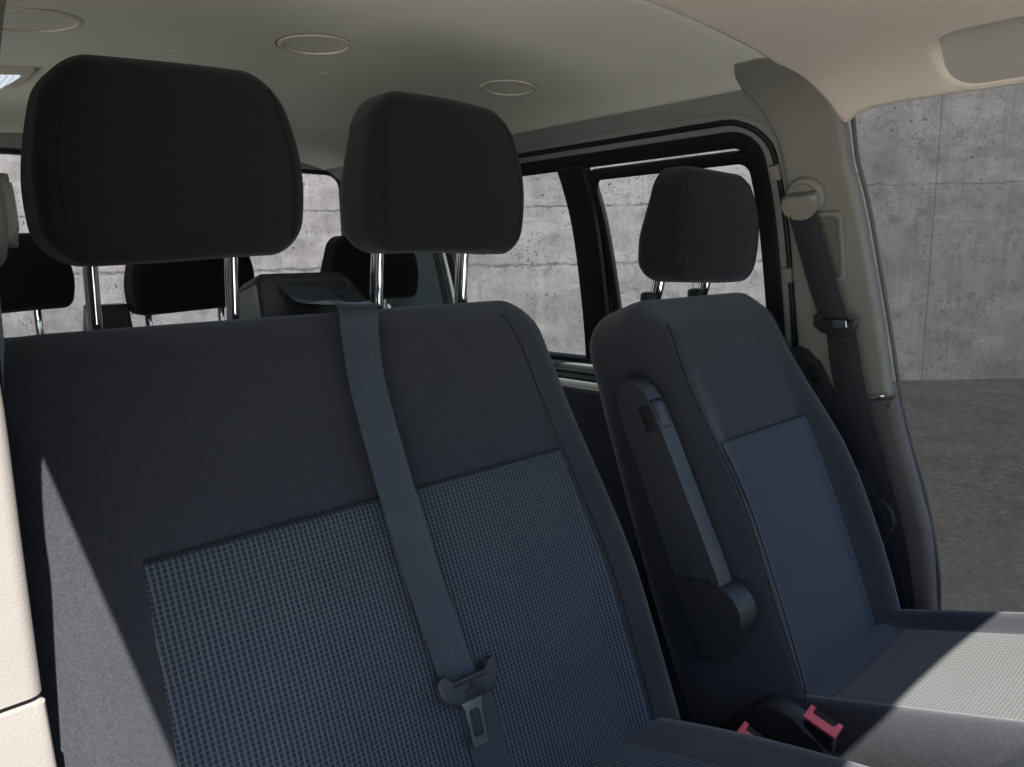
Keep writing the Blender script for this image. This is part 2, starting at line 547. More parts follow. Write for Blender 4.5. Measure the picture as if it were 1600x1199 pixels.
def pillow(hw, z0, z1, rt, rb, nf, nb, R, Rb=None, deform=None, fill=(.85, .7, .55, .4, .25, .1), seam=None):
    """Upholstered slab: outline in x,z; thickness along n (front = +n = -y), edges rolled with radius R."""
    Rb = Rb or R
    bm = bmesh.new()
    prof = []
    steps = 8
    for k in range(steps + 1):                       # back face inward -> rim -> front
        a = rad(90 - 90 * k / steps)
        prof.append((Rb * (1 - math.cos(a)), nb + Rb - Rb * math.sin(a)))
    mids = 5
    for k in range(1, mids):
        prof.append((0, (nb + Rb) + (nf - R - nb - Rb) * k / mids))
    for k in range(steps + 1):
        a = rad(90 * k / steps)
        prof.append((R * (1 - math.cos(a)), nf - R + R * math.sin(a)))
    if seam:                                          # a stitched groove just inside the front edge
        prof += [(R + .004, nf), (R + .0065, nf - .0018), (R + .009, nf)]
    cz = (z0 + z1) / 2
    def mk(x, n, z):
        if deform:
            x, n, z = deform(x, n, z)
        return bm.verts.new((x, -n, z))
    rings = []
    for ins, n in prof:
        rings.append([mk(x, n, z) for x, z in rrect(hw, z0, z1, rt, rb, ins)])
    last = rrect(hw, z0, z1, rt, rb, prof[-1][0])
    for s in fill:
        rings.append([mk(x * s, nf, cz + (z - cz) * s) for x, z in last])
    first = rrect(hw, z0, z1, rt, rb, prof[0][0])
    back = []
    for s in fill[::2]:
        back.insert(0, [mk(x * s, nb, cz + (z - cz) * s) for x, z in first])
    rings = back + rings
    N = len(rings[0])
    for r0, r1 in zip(rings, rings[1:]):
        for k in range(N):
            bm.faces.new((r0[k], r0[(k + 1) % N], r1[(k + 1) % N], r1[k]))
    c = mk(0, nf, cz)
    for k in range(N):
        bm.faces.new((rings[-1][k], rings[-1][(k + 1) % N], c))
    c = mk(0, nb, cz)
    for k in range(N):
        bm.faces.new((rings[0][(k + 1) % N], rings[0][k], c))
    return bm

def sheet(x0, x1, z0, z1, nfun, deform=None, nx=30, nz=30, lift=.002, depth=.006, roll=.006, topx=None):
    """Thin upholstered panel sewn on a pillow's front: grid following nfun + lift, rolled-in borders."""
    bm = bmesh.new()
    xs = sorted(set([x0, x0 + roll * .4, x0 + roll] + list(np.linspace(x0 + roll, x1 - roll, nx)) + [x1 - roll * .4, x1]))
    zs = sorted(set([z0, z0 + roll * .4, z0 + roll] + list(np.linspace(z0 + roll, z1 - roll, nz)) + [z1 - roll * .4, z1]))
    G = []
    for z in zs:
        row = []
        for x in xs:
            d = min(x - x0, x1 - x, z - z0, z1 - z)
            q = max(0, 1 - d / roll)
            n = nfun(x, z) + lift - depth * q * q
            X, Nn, Z = x, n, z
            if deform:
                X, Nn, Z = deform(x, n, z)
            row.append(bm.verts.new((X, -Nn, Z)))
        G.append(row)
    for a, b in zip(G, G[1:]):
        for i in range(len(xs) - 1):
            bm.faces.new((a[i], a[i + 1], b[i + 1], b[i]))
    return bm

def ribbon(path, wdirs, w, thick=.0014, n=8, bow=0.):
    """Seat-belt webbing: spline through path, width along wdirs; UVs across/along."""
    P = catmull(path, n); D = catmull(wdirs, n)
    W = catmull([(q,) for q in (w if isinstance(w, (list, tuple)) else [w] * len(path))], n)
    bm = bmesh.new()
    uv = bm.loops.layers.uv.new('UVMap')
    cols = 9
    rows = []
    L = 0
    for i, (p, d) in enumerate(zip(P, D)):
        p = Vector(p); d = Vector(d).normalized()
        t = (Vector(P[min(i + 1, len(P) - 1)]) - Vector(P[max(i - 1, 0)])).normalized()
        nn = d.cross(t).normalized()
        if i: L += (p - Vector(P[i - 1])).length
        row = []
        for k in range(cols):
            u = k / (cols - 1)
            b = bow * (1 - (2 * u - 1) ** 2)
            row.append((bm.verts.new(p + d * (u - .5) * float(W[i][0]) + nn * b), bm.verts.new(p + d * (u - .5) * float(W[i][0]) + nn * (b - thick)), u, L))
        rows.append(row)
    def face(vs):
        f = bm.faces.new([v[0] for v in vs])
        for lp, v in zip(f.loops, vs):
            lp[uv].uv = (v[1], v[2])
    for a, b in zip(rows, rows[1:]):
        for k in range(cols - 1):
            for s in (0, 1):
                q = [(a[k][s], a[k][2], a[k][3]), (a[k + 1][s], a[k + 1][2], a[k + 1][3]), (b[k + 1][s], b[k + 1][2], b[k + 1][3]), (b[k][s], b[k][2], b[k][3])]
                face(q if s == 0 else q[::-1])
        for k in (0, cols - 1):
            face([(a[k][0], a[k][2], a[k][3]), (b[k][0], b[k][2], b[k][3]), (b[k][1], b[k][2], b[k][3]), (a[k][1], a[k][2], a[k][3])])
    for r in (rows[0], rows[-1]):
        for k in range(cols - 1):
            face([(r[k][0], 0, 0), (r[k + 1][0], 0, 0), (r[k + 1][1], 0, 0), (r[k][1], 0, 0)])
    return bm

def sstep(a, b, x):
    t = min(1, max(0, (x - a) / (b - a)))
    return t * t * (3 - 2 * t)

# ------------------------------------------------------------------ the van's inner cross-section
# y runs backwards along the van, t is the arc length round the cross-section (0 near the middle of the roof)
CPTS = [(.80, .3785), (.9, .378), (1.1, .374), (1.3, .359), (1.43, .337), (1.515, .30), (1.57, .245), (1.61, .18), (1.655, .08),
        (1.70, -.08), (1.745, -.3), (1.78, -.6), (1.80, -1.2)]
_P = np.array(catmull(CPTS, 12))
_T = np.concatenate([[0], np.cumsum(np.hypot(*np.diff(_P, axis=0).T))])
_T -= _T[12]                     # t = 0 at x = .9
T0 = _T[0]
def sec(t):
    mir = t < T0
    if mir: t = 2 * T0 - t
    x = float(np.interp(t, _T, _P[:, 0])); z = float(np.interp(t, _T, _P[:, 1]))
    a = min(max(t, T0 + .004), _T[-1] - .004)
    dx = float(np.interp(a + .004, _T, _P[:, 0]) - np.interp(a - .004, _T, _P[:, 0]))
    dz = float(np.interp(a + .004, _T, _P[:, 1]) - np.interp(a - .004, _T, _P[:, 1]))
    l = math.hypot(dx, dz)
    nx, nz = -dz / l, dx / l     # outward
    if mir: x, nx = 1.6 - x, -nx
    return x, z, nx, nz
def S(y, t, off=0.):
    x, z, nx, nz = sec(t)
    return Vector((x + nx * off, y, z + nz * off))
def flip(t):                     # the same place on the passenger side
    return 2 * T0 - t

def rr_loop(y0, y1, t0, t1, r, K=8):
    """rounded rectangle in (y,t); r = (corner y0t0, y1t0, y1t1, y0t1)"""
    if not isinstance(r, (tuple, list)): r = (r,) * 4
    c = [(y0 + r[0], t0 + r[0], r[0], 180), (y1 - r[1], t0 + r[1], r[1], 270), (y1 - r[2], t1 - r[2], r[2], 0), (y0 + r[3], t1 - r[3], r[3], 90)]
    out = []
    for cy_, ct, q, s in c:
        for k in range(K + 1):
            a = rad(s + 90 * k / K)
            out.append((cy_ + q * math.cos(a), ct + q * math.sin(a)))
    return out

def resample(loop, d=.014):
    out = []
    n = len(loop)
    for i in range(n):
        a = Vector(loop[i]); b = Vector(loop[(i + 1) % n])
        k = max(1, math.ceil((b - a).length / d))
        out += [tuple(a.lerp(b, q / k)) for q in range(k)]
    return out
def inset_loop(loop, d, sgn):
    """moves a dense closed loop by d along its normals (sgn = +1: towards the inside of a ccw loop)"""
    n = len(loop)
    out = []
    for i in range(n):
        p = Vector(loop[i])
        a = (p - Vector(loop[i - 1])); b = (Vector(loop[(i + 1) % n]) - p)
        a = a.normalized() if a.length > 1e-9 else b.normalized()
        b = b.normalized() if b.length > 1e-9 else a
        na = Vector((-a.y, a.x)); nb = Vector((-b.y, b.x))
        m = na + nb
        if m.length < 1e-6: m = na
        m.normalize()
        k = 1 / max(.45, m.dot(na))
        out.append(tuple(p + m * d * k * sgn))
    return out
def area2(loop):
    return sum(loop[i - 1][0] * loop[i][1] - loop[i][0] * loop[i - 1][1] for i in range(len(loop)))

def panel(loop, holes=(), off=0., thick=.02, edge=.004, step=.03, mirror=False, warp=None, fine=False):
    """Trim panel lying on the van's cross-section: outline and holes in (y,t); thickness grows outwards.
    Built flat as (y, t, depth) with rolled borders, cut into strips, then laid on the curved section."""
    bm = bmesh.new()
    alle = []
    if edge > .006: prof = [(edge * (1 - math.sin(rad(a))), edge * (1 - math.cos(rad(a)))) for a in (0, 18, 36, 54, 72, 90)]
    elif edge: prof = [(edge * (1 - math.sin(rad(a))), edge * (1 - math.cos(rad(a)))) for a in (0, 45, 90)]
    else: prof = [(0., 0.)]
    prof = [(i_, min(d_, thick)) for i_, d_ in prof]
    if thick > prof[-1][1] + 1e-5: prof.append((0., thick))
    backe = []
    for li, lp in enumerate([loop] + list(holes)):
        lp = resample(lp, .014 if edge > .006 else .03)
        if area2(lp) < 0: lp = lp[::-1]
        sg = 1 if li == 0 else -1
        rings = []
        for ins, dep in prof:
            q = inset_loop(lp, ins, sg) if ins > 1e-6 else lp
            rings.append([bm.verts.new((a, b, dep)) for a, b in q])
        n = len(lp)
        for r0, r1 in zip(rings, rings[1:]):
            for k in range(n):
                bm.faces.new((r0[k], r0[(k + 1) % n], r1[(k + 1) % n], r1[k]))
        def ed(ring):
            o_ = []
            for k in range(n):
                a, b = ring[k], ring[(k + 1) % n]
                o_.append(bm.edges.get((a, b)) or bm.edges.new((a, b)))
            return o_
        alle += ed(rings[0]); backe += ed(rings[-1])
    bmesh.ops.triangle_fill(bm, use_beauty=True, use_dissolve=False, edges=alle)
    bmesh.ops.triangle_fill(bm, use_beauty=True, use_dissolve=False, edges=backe)
    ts = [v.co.y for v in bm.verts]; ys = [v.co.x for v in bm.verts]
    for lo, hi, ax, st in ((min(ts), max(ts), 1, step), (min(ys), max(ys), 0, step if (warp or fine) else max(step * 3, .08))):
        k = math.ceil(lo / st)
        while k * st < hi:
            co = [0, 0, 0]; no = [0, 0, 0]
            co[ax] = k * st + .0003; no[ax] = 1
            bmesh.ops.bisect_plane(bm, geom=bm.verts[:] + bm.edges[:] + bm.faces[:], plane_co=co, plane_no=no, dist=1e-6)
            k += 1
    for v in bm.verts:
        y, t, d = v.co
        w = warp(y, t) if warp else 0.
        v.co = S(y, flip(t) if mirror else t, off + d + w)
    return bm

# ================================================================== THE SETTING
def rect_bm(x0, x1, y0, y1, z):
    bm = bmesh.new()
    bm.faces.new([bm.verts.new(p) for p in ((x0, y0, z), (x1, y0, z), (x1, y1, z), (x0, y1, z))])
    return bm
g = obj('ground', rect_bm(-150, 150, -150, 150, -H), M['ground'])
tag(g, kind='structure')

ap = obj('bounce_ground', rect_bm(-30, 1.95, -30, 3.5, -H + .004), M['bounce'])  # unseen pale ground, added to reflect sunlight up onto the ceiling
tag(ap, kind='structure')
fwd = Vector((CF.x, CF.y, 0)).normalized()
rgt = Vector((fwd.y, -fwd.x, 0))
WD = 9.75
wall_mw = Matrix((( rgt.x, fwd.x, 0, fwd.x * WD), (rgt.y, fwd.y, 0, fwd.y * WD), (0, 0, 1, 0), (0, 0, 0, 1)))
wb = box(34, .35, 6.4, .02, 2, (2, .175, 3.2 - .02))
w = obj('concrete_wall', wb, M['concrete'], None, wall_mw)
tag(w, 'tall stained grey concrete wall standing behind the van, seen through its windows and door', 'wall')

# ================================================================== THE VAN
van = thing('van', (.8, .9, -H), 'grey and cream van cabin with round roof vents around the dark seats', 'van')
DX_ = 1.385
YF, YM, YR = -.31, .745, 2.60
DT = .675
def vpart(name, bm, mat, parent=van):
    return obj(name, bm, mat, parent)

# --- roof lining
PT = .637
fh = [(YF, flip(PT)), (.60, flip(PT)), (.65, flip(.61)), (YM - .002, flip(.56)), (YM - .002, .48), (.73, .53), (.716, .61), (.704, .655), (.694, .690), (.684, .700), (.674, .698), (.662, .690), (.645, .681), (.62, .675), (.578, .672), (.47, .673), (YF, DT)]
rc_loop = rr_loop(-.10, .482, .506, .648, (.05, .06, .05, .05))
fhl = vpart('front_headliner', panel(fh, [rc_loop], off=-.003, thick=.030, edge=.016, step=.03), M['headliner_front'])
def recess_warp(y, t):
    return -.022 * sstep(.52, .655, t)
vpart('handle_recess', panel(rr_loop(-.11, .49, .498, .656, .05), off=.022, thick=.006, edge=0, step=.02, warp=recess_warp), M['recess_trim'], fhl)
vpart('door_header', panel([(YF - .02, .60), (.60, .60), (.64, .64), (.64, .697), (YF - .02, .697)], off=.118, thick=.02, edge=.005, step=.03), M['paint_grey'])
rh = [(YM - .012, flip(.562)), (2.036, flip(.562)), (2.036, .562), (.80, .562), (.79, .50), (YM - .012, .46)]
vpart('rear_headliner', panel(rh, thick=.03, edge=.005), M['headliner_rear'])
bh = [(2.052, flip(.562)), (YR, flip(.562)), (YR, .562), (2.052, .562)]
vpart('tail_headliner', panel(bh, off=.004, thick=.03, edge=.005), M['headliner_rear'])
sk = [(YF - .02, flip(PT - .03)), (.62, flip(PT - .03)), (.66, flip(DT)), (YR + .03, flip(DT)), (YR + .03, DT), (YF - .02, DT)]
vpart('roof_seam', panel([(2.03, flip(.56)), (2.058, flip(.56)), (2.058, .56), (2.03, .56)], off=.012, thick=.003, edge=0), M['rubber'])
vpart('roof_skin', panel(sk, off=.042, thick=.012, edge=.003), M['paint_white'])

# --- side walls
WY0, WY1, WT0, WT1 = .885, 2.19, .692, 1.335
def wloop(g=0., r=.07):
    return rr_loop(WY0 - g, WY1 + g, WT0 - g, WT1 + g, r + g)
for mir in (False, True):
    out = [(.70, .567), (YR + .02, .567), (YR + .02, 2.15), (.62, 2.15), (.66, 1.35), (.72, .9)]
    vpart('side_wall', panel(out, [wloop(.055, .07)], off=.012, thick=.05, edge=.004, mirror=mir), M['paint_grey'])
    vpart('side_trim', panel([(.74, 1.412), (YR + .01, 1.412), (YR + .01, 2.175), (.70, 2.175)], off=-.006, thick=.02, edge=.008, mirror=mir), M['trim_dark'])
    sw = vpart('side_window', panel(wloop(.052), [wloop(.0)], off=.022, thick=.05, edge=.007, mirror=mir), M['paint_grey'])
    vpart('window_seal', panel(wloop(.034), [wloop(.021)], off=.014, thick=.02, edge=.005, mirror=mir), M['rubber'], sw)
    inner = rr_loop(WY0 + .05, WY1 - .03, WT0 + .045, WT1 - .018, .03)
    vpart('window_frame', panel(wloop(-.001), [inner], off=.034, thick=.028, edge=.005, mirror=mir), M['rubber'], sw)
    mull = [(1.428, WT0 + .03), (1.535, WT0 + .03), (1.575, WT1 - .012), (1.465, WT1 - .012)]
    vpart('mullion', panel(mull, off=.030, thick=.03, edge=.012, mirror=mir), M['rubber'], sw)
    so = rr_loop(WY0 + .030, 1.445, WT0 + .056, WT1 - .016, .03)
    si = rr_loop(WY0 + .056, 1.418, WT0 + .084, WT1 - .036, .026)
    vpart('sliding_frame', panel(so, [si], off=.041, thick=.016, edge=.004, mirror=mir), M['rubber'], sw)
    vpart('window_pane', panel(rr_loop(1.43, WY1 - .02, WT0 + .035, WT1 - .01, .03), off=.054, thick=.004, edge=0, mirror=mir), M['glass'], sw)
    vpart('window_pane', panel(rr_loop(WY0 + .04, 1.44, WT0 + .035, WT1 - .01, .03), off=.0475, thick=.004, edge=0, mirror=mir), M['glass'], sw)

# --- tailgate with its window
def tail_bm(loop, hole, y0, y1):
    bm = bmesh.new()
    ed = []
    for lp in (loop, hole):
        vs = [bm.verts.new((a, y0, b)) for a, b in lp]
        ed += [bm.edges.new((vs[i], vs[(i + 1) % len(vs)])) for i in range(len(vs))]
    bmesh.ops.triangle_fill(bm, use_beauty=True, edges=ed)
    r = bmesh.ops.extrude_face_region(bm, geom=bm.faces[:])
    bmesh.ops.translate(bm, vec=(0, y1 - y0, 0), verts=[v for v in r['geom'] if isinstance(v, bmesh.types.BMVert)])
    return bm
def sec_outline(off):
    L = [S(0, t, off) for t in np.linspace(2.15, flip(2.15), 90)]
    return [(p.x, p.z) for p in L]
hole = [(.8 + x, z) for x, z in rrect(.76, -.36, .335, .06, .09, 0, 6, 3)]
tg = vpart('tailgate', tail_bm(sec_outline(.036), hole, YR + .006, YR + .045), M['paint_grey'])
vpart('tailgate_window', tail_bm([(.8 + x, z) for x, z in rrect(.759, -.359, .334, .06, .09, 0, 6, 3)], [(.8 + x, z) for x, z in rrect(.742, -.34, .32, .05, .07, 0, 6, 3)], YR + .012, YR + .04), M['rubber'], tg)

# --- floor and sills
vpart('floor', box(1.99, 3.85, .09, .01, 2, (.8, .70, -1.220)), M['carpet'])
for s in (0, 1):
    x = 1.80 if s == 0 else -.20
    vpart('door_sill', box(.10, 1.75, .16, .03, 3, (x, -.25, -1.18)), M['trim_dark'])

# --- driver-side pillar trims
pil = [(.806, .436), (.78, .434), (.75, .432), (.724, .446), (.709, .48), (.705, .515), (.700, .56), (.698, .605), (.689, .645), (.679, .68), (.682, .715), (.685, .793), (.672, .893), (.657, 1.018), (.638, 1.16), (.619, 1.31),
       (.654, 1.322), (.73, 1.327), (.86, 1.33), (.842, 1.209), (.844, 1.018), (.838, .858), (.834, .794), (.836, .709), (.846, .643), (.855, .554), (.84, .50)]
def pil_warp(y, t):
    return .035 * sstep(.72, .655, y) * sstep(.62, .80, t) ** .5
pt = vpart('pillar_trim', panel([(y_ + (.008 if y_ < .70 and t_ > .66 else 0), t_) for y_, t_ in pil], off=-.002, thick=.034, edge=.012, step=.022, fine=True), M['trim_grey'])
low = [(.616, 1.316), (.654, 1.327), (.73, 1.332), (.86, 1.335), (.86, 2.12), (.50, 2.12), (.508, 1.90), (.511, 1.811), (.522, 1.70), (.535, 1.62), (.551, 1.563), (.575, 1.48), (.597, 1.402)]
def low_warp(y, t):
    return .03 * sstep(.10, .0, y - np.interp(t, [1.3, 1.56, 1.8], [.616, .551, .51]))
vpart('lower_pillar_trim', panel(low, off=-.004, thick=.034, edge=.020, step=.03, fine=True), M['trim_dark'])
edge_path = [S(y + .003, t, .032) for y, t in catmull([(-.3, .668), (.2, .668), (.47, .668), (.60, .667), (.645, .672), (.668, .684), (.676, .71), (.680, .793), (.667, .893), (.652, 1.018), (.633, 1.16), (.612, 1.31), (.592, 1.402), (.546, 1.563), (.517, 1.70), (.506, 1.811), (.50, 2.0)], 6)]
vpart('door_seal', tube_bm(edge_path, .0045, 10), M['seal'])
slot = vpart('belt_slot', panel(rr_loop(.712, .802, .885, 1.045, .012), [rr_loop(.722, .792, .895, 1.033, .010)], off=-.0135, thick=.012, edge=.002, step=.02), M['trim_grey'], pt)
vpart('slot_recess', panel(rr_loop(.7225, .7915, .8955, 1.0325, .010), off=-.0095, thick=.002, edge=0, step=.02), M['recess'], pt)
for t in (.775, 1.02):                                  # small clips on the window flange
    vpart('trim_clip', panel(rr_loop(.848, .872, t, t + .035, .004), off=.004, thick=.015, edge=.003), M['trim_grey'], pt)

# --- passenger-side pillar trim (sunlit, at the very edge of the opening)
def col_bm(stations, y0, y1, r=.012):
    """upright trim: stations of (z, inner x at the front face), running back from y0 to y1, closed to the body side"""
    bm = bmesh.new()
    rings = []
    for z, x in stations:
        ring = []
        for k in range(7):
            a = rad(90 * k / 6)
            ring.append((x - r + r * math.sin(a), y0 + r - r * math.cos(a)))
        ring += [(x - .01, y0 + .5 * (y1 - y0)), (x - .045, y1), (x - .30, y1), (x - .30, y0), (x - .1, y0)]
        rings.append([bm.verts.new((a, b, z)) for a, b in ring])
    n = len(rings[0])
    for a, b in zip(rings, rings[1:]):
        for k in range(n):
            bm.faces.new((a[k], a[(k + 1) % n], b[(k + 1) % n], b[k]))
    bm.faces.new(rings[0]); bm.faces.new(rings[-1][::-1])
    return bm
PYF = .72
KS = PYF / .62
stn = catmull([(.37, .212), (.36, .205), (.29, .187), (.21, .170), (.10, .153), (.0, .140), (-.3, .125), (-1.0, .12)], 4)
vpart('pillar_trim', col_bm([(p[0], p[1]) for p in stn], .95, 1.12), M['trim_grey'])
stn = catmull([(.30, .099), (.20, .0945), (.12, .090), (.05, .0855), (-.03, .0845), (-.1, .0868), (-.2, .0862), (-.32, .0857)], 5)
vpart('front_pillar_trim', col_bm([(p[0] * KS, p[1] * KS) for p in stn], PYF, .83), M['trim_cream'])
stn2 = [(-.3245, .083), (-.3275, .0865), (-.45, .090), (-.7, .096), (-1.2, .10)]
vpart('lower_pillar_trim', col_bm([(a_ * KS, b_ * KS) for a_, b_ in stn2], PYF - .004, .83), M['trim_cream'])

# --- the front of the cabin, just outside the picture: dashboard, steering wheel, windscreen pillars
dl = [(-1.25, -.50), (-.95, -.42), (-.72, -.44), (-.62, -.52), (-.60, -.62), (-.70, -.80), (-.80, -1.21), (-1.25, -1.21)]
vpart('dashboard', prism([tuple(p) for p in catmull(dl, 4, True)], -.12, 1.74, .02, 3, 'yz'), M['plastic'])
for xa, xb in ((.03, -.10), (1.56, 1.72)):
    vpart('windscreen_pillar', tube_bm([(xa, YF - .01, .30), (xa * .7 + xb * .3, YF - .35, .10), (xb, -1.05, -.45)], .045, 12), M['trim_grey'])
def mat_screen():
    m = NT('windscreen_glass')
    tr = m.n('ShaderNodeBsdfTransparent'); tr.inputs[0].default_value = (.86, .92, .91, 1)
    gl = m.n('ShaderNodeBsdfGlossy'); gl.inputs['Roughness'].default_value = .02
    lw = m.n('ShaderNodeLayerWeight'); mx = m.n('ShaderNodeMixShader')
    m.l(m.math('ADD', .04, m.math('MULTIPLY', m.math('POWER', lw.outputs['Facing'], 5.0), .8)), mx.inputs[0])
    m.l(tr.outputs[0], mx.inputs[1]); m.l(gl.outputs[0], mx.inputs[2]); m.l(mx.outputs[0], m.out.inputs[0])
    return m.mat
ws = bmesh.new()
q = []
for s_ in np.linspace(0, 1, 9):
    row = []
    for e_ in np.linspace(-1, 1, 13):
        row.append(ws.verts.new((.8 + e_ * (.74 + .14 * s_), YF - .03 - .72 * s_ - .10 * (1 - e_ * e_), .345 - .80 * s_)))
    q.append(row)
for a, b in zip(q, q[1:]):
    for k in range(12): ws.faces.new((a[k], a[k + 1], b[k + 1], b[k]))
g_ = bmesh.ops.extrude_face_region(ws, geom=ws.faces[:])
bmesh.ops.translate(ws, vec=(0, -.004, .004), verts=[v for v in g_['geom'] if isinstance(v, bmesh.types.BMVert)])
vpart('windscreen', ws, mat_screen())
wm = Matrix.Translation((DX_, -.30, -.42 + H)) @ Matrix.Rotation(rad(35), 4, 'X') @ Matrix.Rotation(0, 4, 'Z')
sw_ = obj('steering_wheel', tube_bm([(.185 * math.cos(q), .185 * math.sin(q), 0) for q in np.linspace(0, 2 * math.pi, 49)], .016, 12), M['plastic'], van, wm)
obj('wheel_hub', prism([(-.18, -.035), (-.12, -.05), (-.10, -.15), (.10, -.15), (.12, -.05), (.18, -.035), (.18, .03), (.11, .07), (-.11, .07), (-.18, .03)], -.05, -.01, .01, 3, 'xy'), M['plastic'], sw_, wm)
obj('steering_column', tube_bm([(0, 0, -.03), (0, 0, -.55)], .045, 14), M['plastic'], sw_, wm)

# --- roof fittings
def disc_frame(y, t, off=0.):
    p = S(y, t, off)
    x, z, nx, nz = sec(t)
    n = Vector((nx, 0, nz))            # outward (up)
    ax = Vector((0, 1, 0))
    ay = n.cross(ax)
    m = Matrix((ax, ay, n)).transposed().to_4x4()
    m.translation = p + Vector((0, 0, H))
    return m
def lathe(prof, seg=48):
    bm = bmesh.new()
    rings = [[bm.verts.new((r * math.cos(2 * math.pi * k / seg), r * math.sin(2 * math.pi * k / seg), z)) for k in range(seg)] for r, z in prof]
    for a, b in zip(rings, rings[1:]):
        for k in range(seg):
            bm.faces.new((a[k], a[(k + 1) % seg], b[(k + 1) % seg], b[k]))
    bm.faces.new(rings[0][::-1]); bm.faces.new(rings[-1])
    return bm
def vent(y, t, r, rot, open_=False):
    mw = disc_frame(y, t) @ Matrix.Rotation(rot, 4, 'Z')
    ring = [(r * 1.015, .003), (r * 1.0, .0005), (r * .99, -.0016), (r * .95, -.0028), (r * .88, -.0032), (r * .85, -.0024), (r * .835, .0), (r * .83, .004)]
    bm = bmesh.new(); seg = 64
    rings = [[bm.verts.new((q * math.cos(2 * math.pi * k / seg), q * math.sin(2 * math.pi * k / seg), z)) for k in range(seg)] for q, z in ring]
    for a, b in zip(rings, rings[1:]):
        for k in range(seg):
            bm.faces.new((a[k], a[(k + 1) % seg], b[(k + 1) % seg], b[k]))
    v = obj('roof_vent', bm, M['vent'], van, mw)
    obj('shadow_gap', lathe([(r * 1.05, .004), (r * 1.05, -.0002), (r * 1.0, -.0002), (r * 1.0, .004)], 64), M['recess'], v, mw)
    obj('vent_duct', lathe([(r * .83, .0030), (r * .83, .0034)]), M['rubber'], v, mw)
    # louvre blades: lens-shaped strips with gaps between them
    n = 5
    R = r * .815
    pitch = 2 * R / n
    gap = .0062
    bm = bmesh.new()
    for i in range(n):
        if open_ and i == n - 2: continue
        c0 = -R + i * pitch + gap / 2; c1 = c0 + pitch - gap
        pts = []
        for c in np.linspace(c0, c1, 6):
            L = math.sqrt(max(1e-7, R * R - c * c)); pts.append((L, c))
        for c in np.linspace(c1, c0, 6):
            L = math.sqrt(max(1e-7, R * R - c * c)); pts.append((-L, c))
        A = [bm.verts.new((a, b, -.0006 + .0016 * (b - c0) / (c1 - c0))) for a, b in pts]
        B = [bm.verts.new((a, b, .0006 + .0016 * (b - c0) / (c1 - c0))) for a, b in pts]
        m_ = len(A)
        bm.faces.new(A); bm.faces.new(B[::-1])
        for k in range(m_): bm.faces.new((A[k], B[k], B[(k + 1) % m_], A[(k + 1) % m_]))
    obj('vent_louvre', bm, M['vent'], v, mw)
    return v
M['vent'] = mat_plastic('vent_plastic', (.70, .66, .58), .5, .1, 600, .4, .03)
vent(1.34, -.615, .068, rad(94))
vent(1.262, -.193, .066, rad(94))
vent(1.27, .285, .064, rad(80), True)
# reading lamp
lm = disc_frame(1.75, -.634, -.004)
lb = box(.17, .17, .016, .007, 3)
lamp = obj('roof_lamp', lb, M['vent'], van, lm)
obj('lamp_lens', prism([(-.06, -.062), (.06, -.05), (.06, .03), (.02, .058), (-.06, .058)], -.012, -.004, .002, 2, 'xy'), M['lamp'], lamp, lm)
for y, t in ((1.44, -.075), (1.46, .21), (1.40, -.60), (1.44, -.376)):
    obj('lining_clip', lathe([(.008, .001), (.008, -.001), (.006, -.0022), (.002, -.0026)], 20), M['vent'], van, disc_frame(y, t))

# ================================================================== SEATS
def tilt(loc, deg):
    """frame of a backrest: origin at its foot, z up along it, leaning back by deg"""
    return Matrix.Translation((loc[0], loc[1], loc[2] + H)) @ Matrix.Rotation(-rad(deg), 4, 'X')

def headrest(seat, cx, cy_, z0, z1, w=.318, lean=8, rods=.176, rod_foot=(0, 0), sleeve=True, seed=0, rt=.050, rb=.046, rod_dx=-.006):
    """z0,z1: bottom and top of the cushion; cy_: depth of its middle; rods run down to rod_foot (y, z)"""
    h = z1 - z0
    mw = Matrix.Translation((cx, cy_, z0 + H)) @ Matrix.Rotation(-rad(lean) * -1 * .0 - rad(0), 4, 'X')
    def dfm(x, n, z):
        q = z / h
        x *= 1 - (.20 * max(0, (q - .38) / .62) ** 1.7 if q > .38 else .07 * ((.38 - q) / .38) ** 2)   # barrel outline
        if n < 0: n *= 1 - .80 * sstep(.30, 1.05, q)            # back slopes forward towards the top
        n += -.018 * (x / (w / 2)) ** 2                   # front is gently convex
        n += .010 * math.sin(math.pi * min(1, max(0, q)))
        n += -.022 * max(0, q - .45) ** 2 * 2
        return x, n, z + .006 * math.sin(9 * x + seed)
    bm = pillow(w / 2, 0, h, rt, rb, .055, -.058, .018, .04, dfm)
    hr = obj('headrest', bm, M['fabric_head'], seat, mw)
    for s in ((-1, 1) if sleeve or seed in (0, 2) else ()):       # stitched join of front and side panels
        pts = []
        for q in np.linspace(.10, .90, 20):
            X, N, Z = dfm(s * (w / 2 - .0225), .0548, q * h)
            pts.append((X, -N, Z))
        obj('seam', tube_bm(pts, .0011, 8), M['seam'], hr, mw)
    for s in (-1, 1):
        fy, fz = rod_foot
        rx = cx + rod_dx + s * rods / 2
        top = Vector((rx, cy_ + .036, z0 + .03))
        knee = Vector((rx, cy_ + .044, z0 - .012))
        foot = Vector((rx, fy, fz - .05))
        path = [Vector(p) for p in catmull([top, knee, knee.lerp(foot, .3), knee.lerp(foot, .65), foot], 5)]
        obj('headrest_rod', tube_bm(path, .0078, 20, flat=1.9), M['chrome'], hr)
        if sleeve:
            sm = Matrix.Translation((rx, fy, fz - .010 + H))
            obj('rod_sleeve', lathe([(.021, -.02), (.021, .004), (.018, .009), (.011, .011), (.009, .011)], 28), M['plastic'], hr, sm)
    return hr

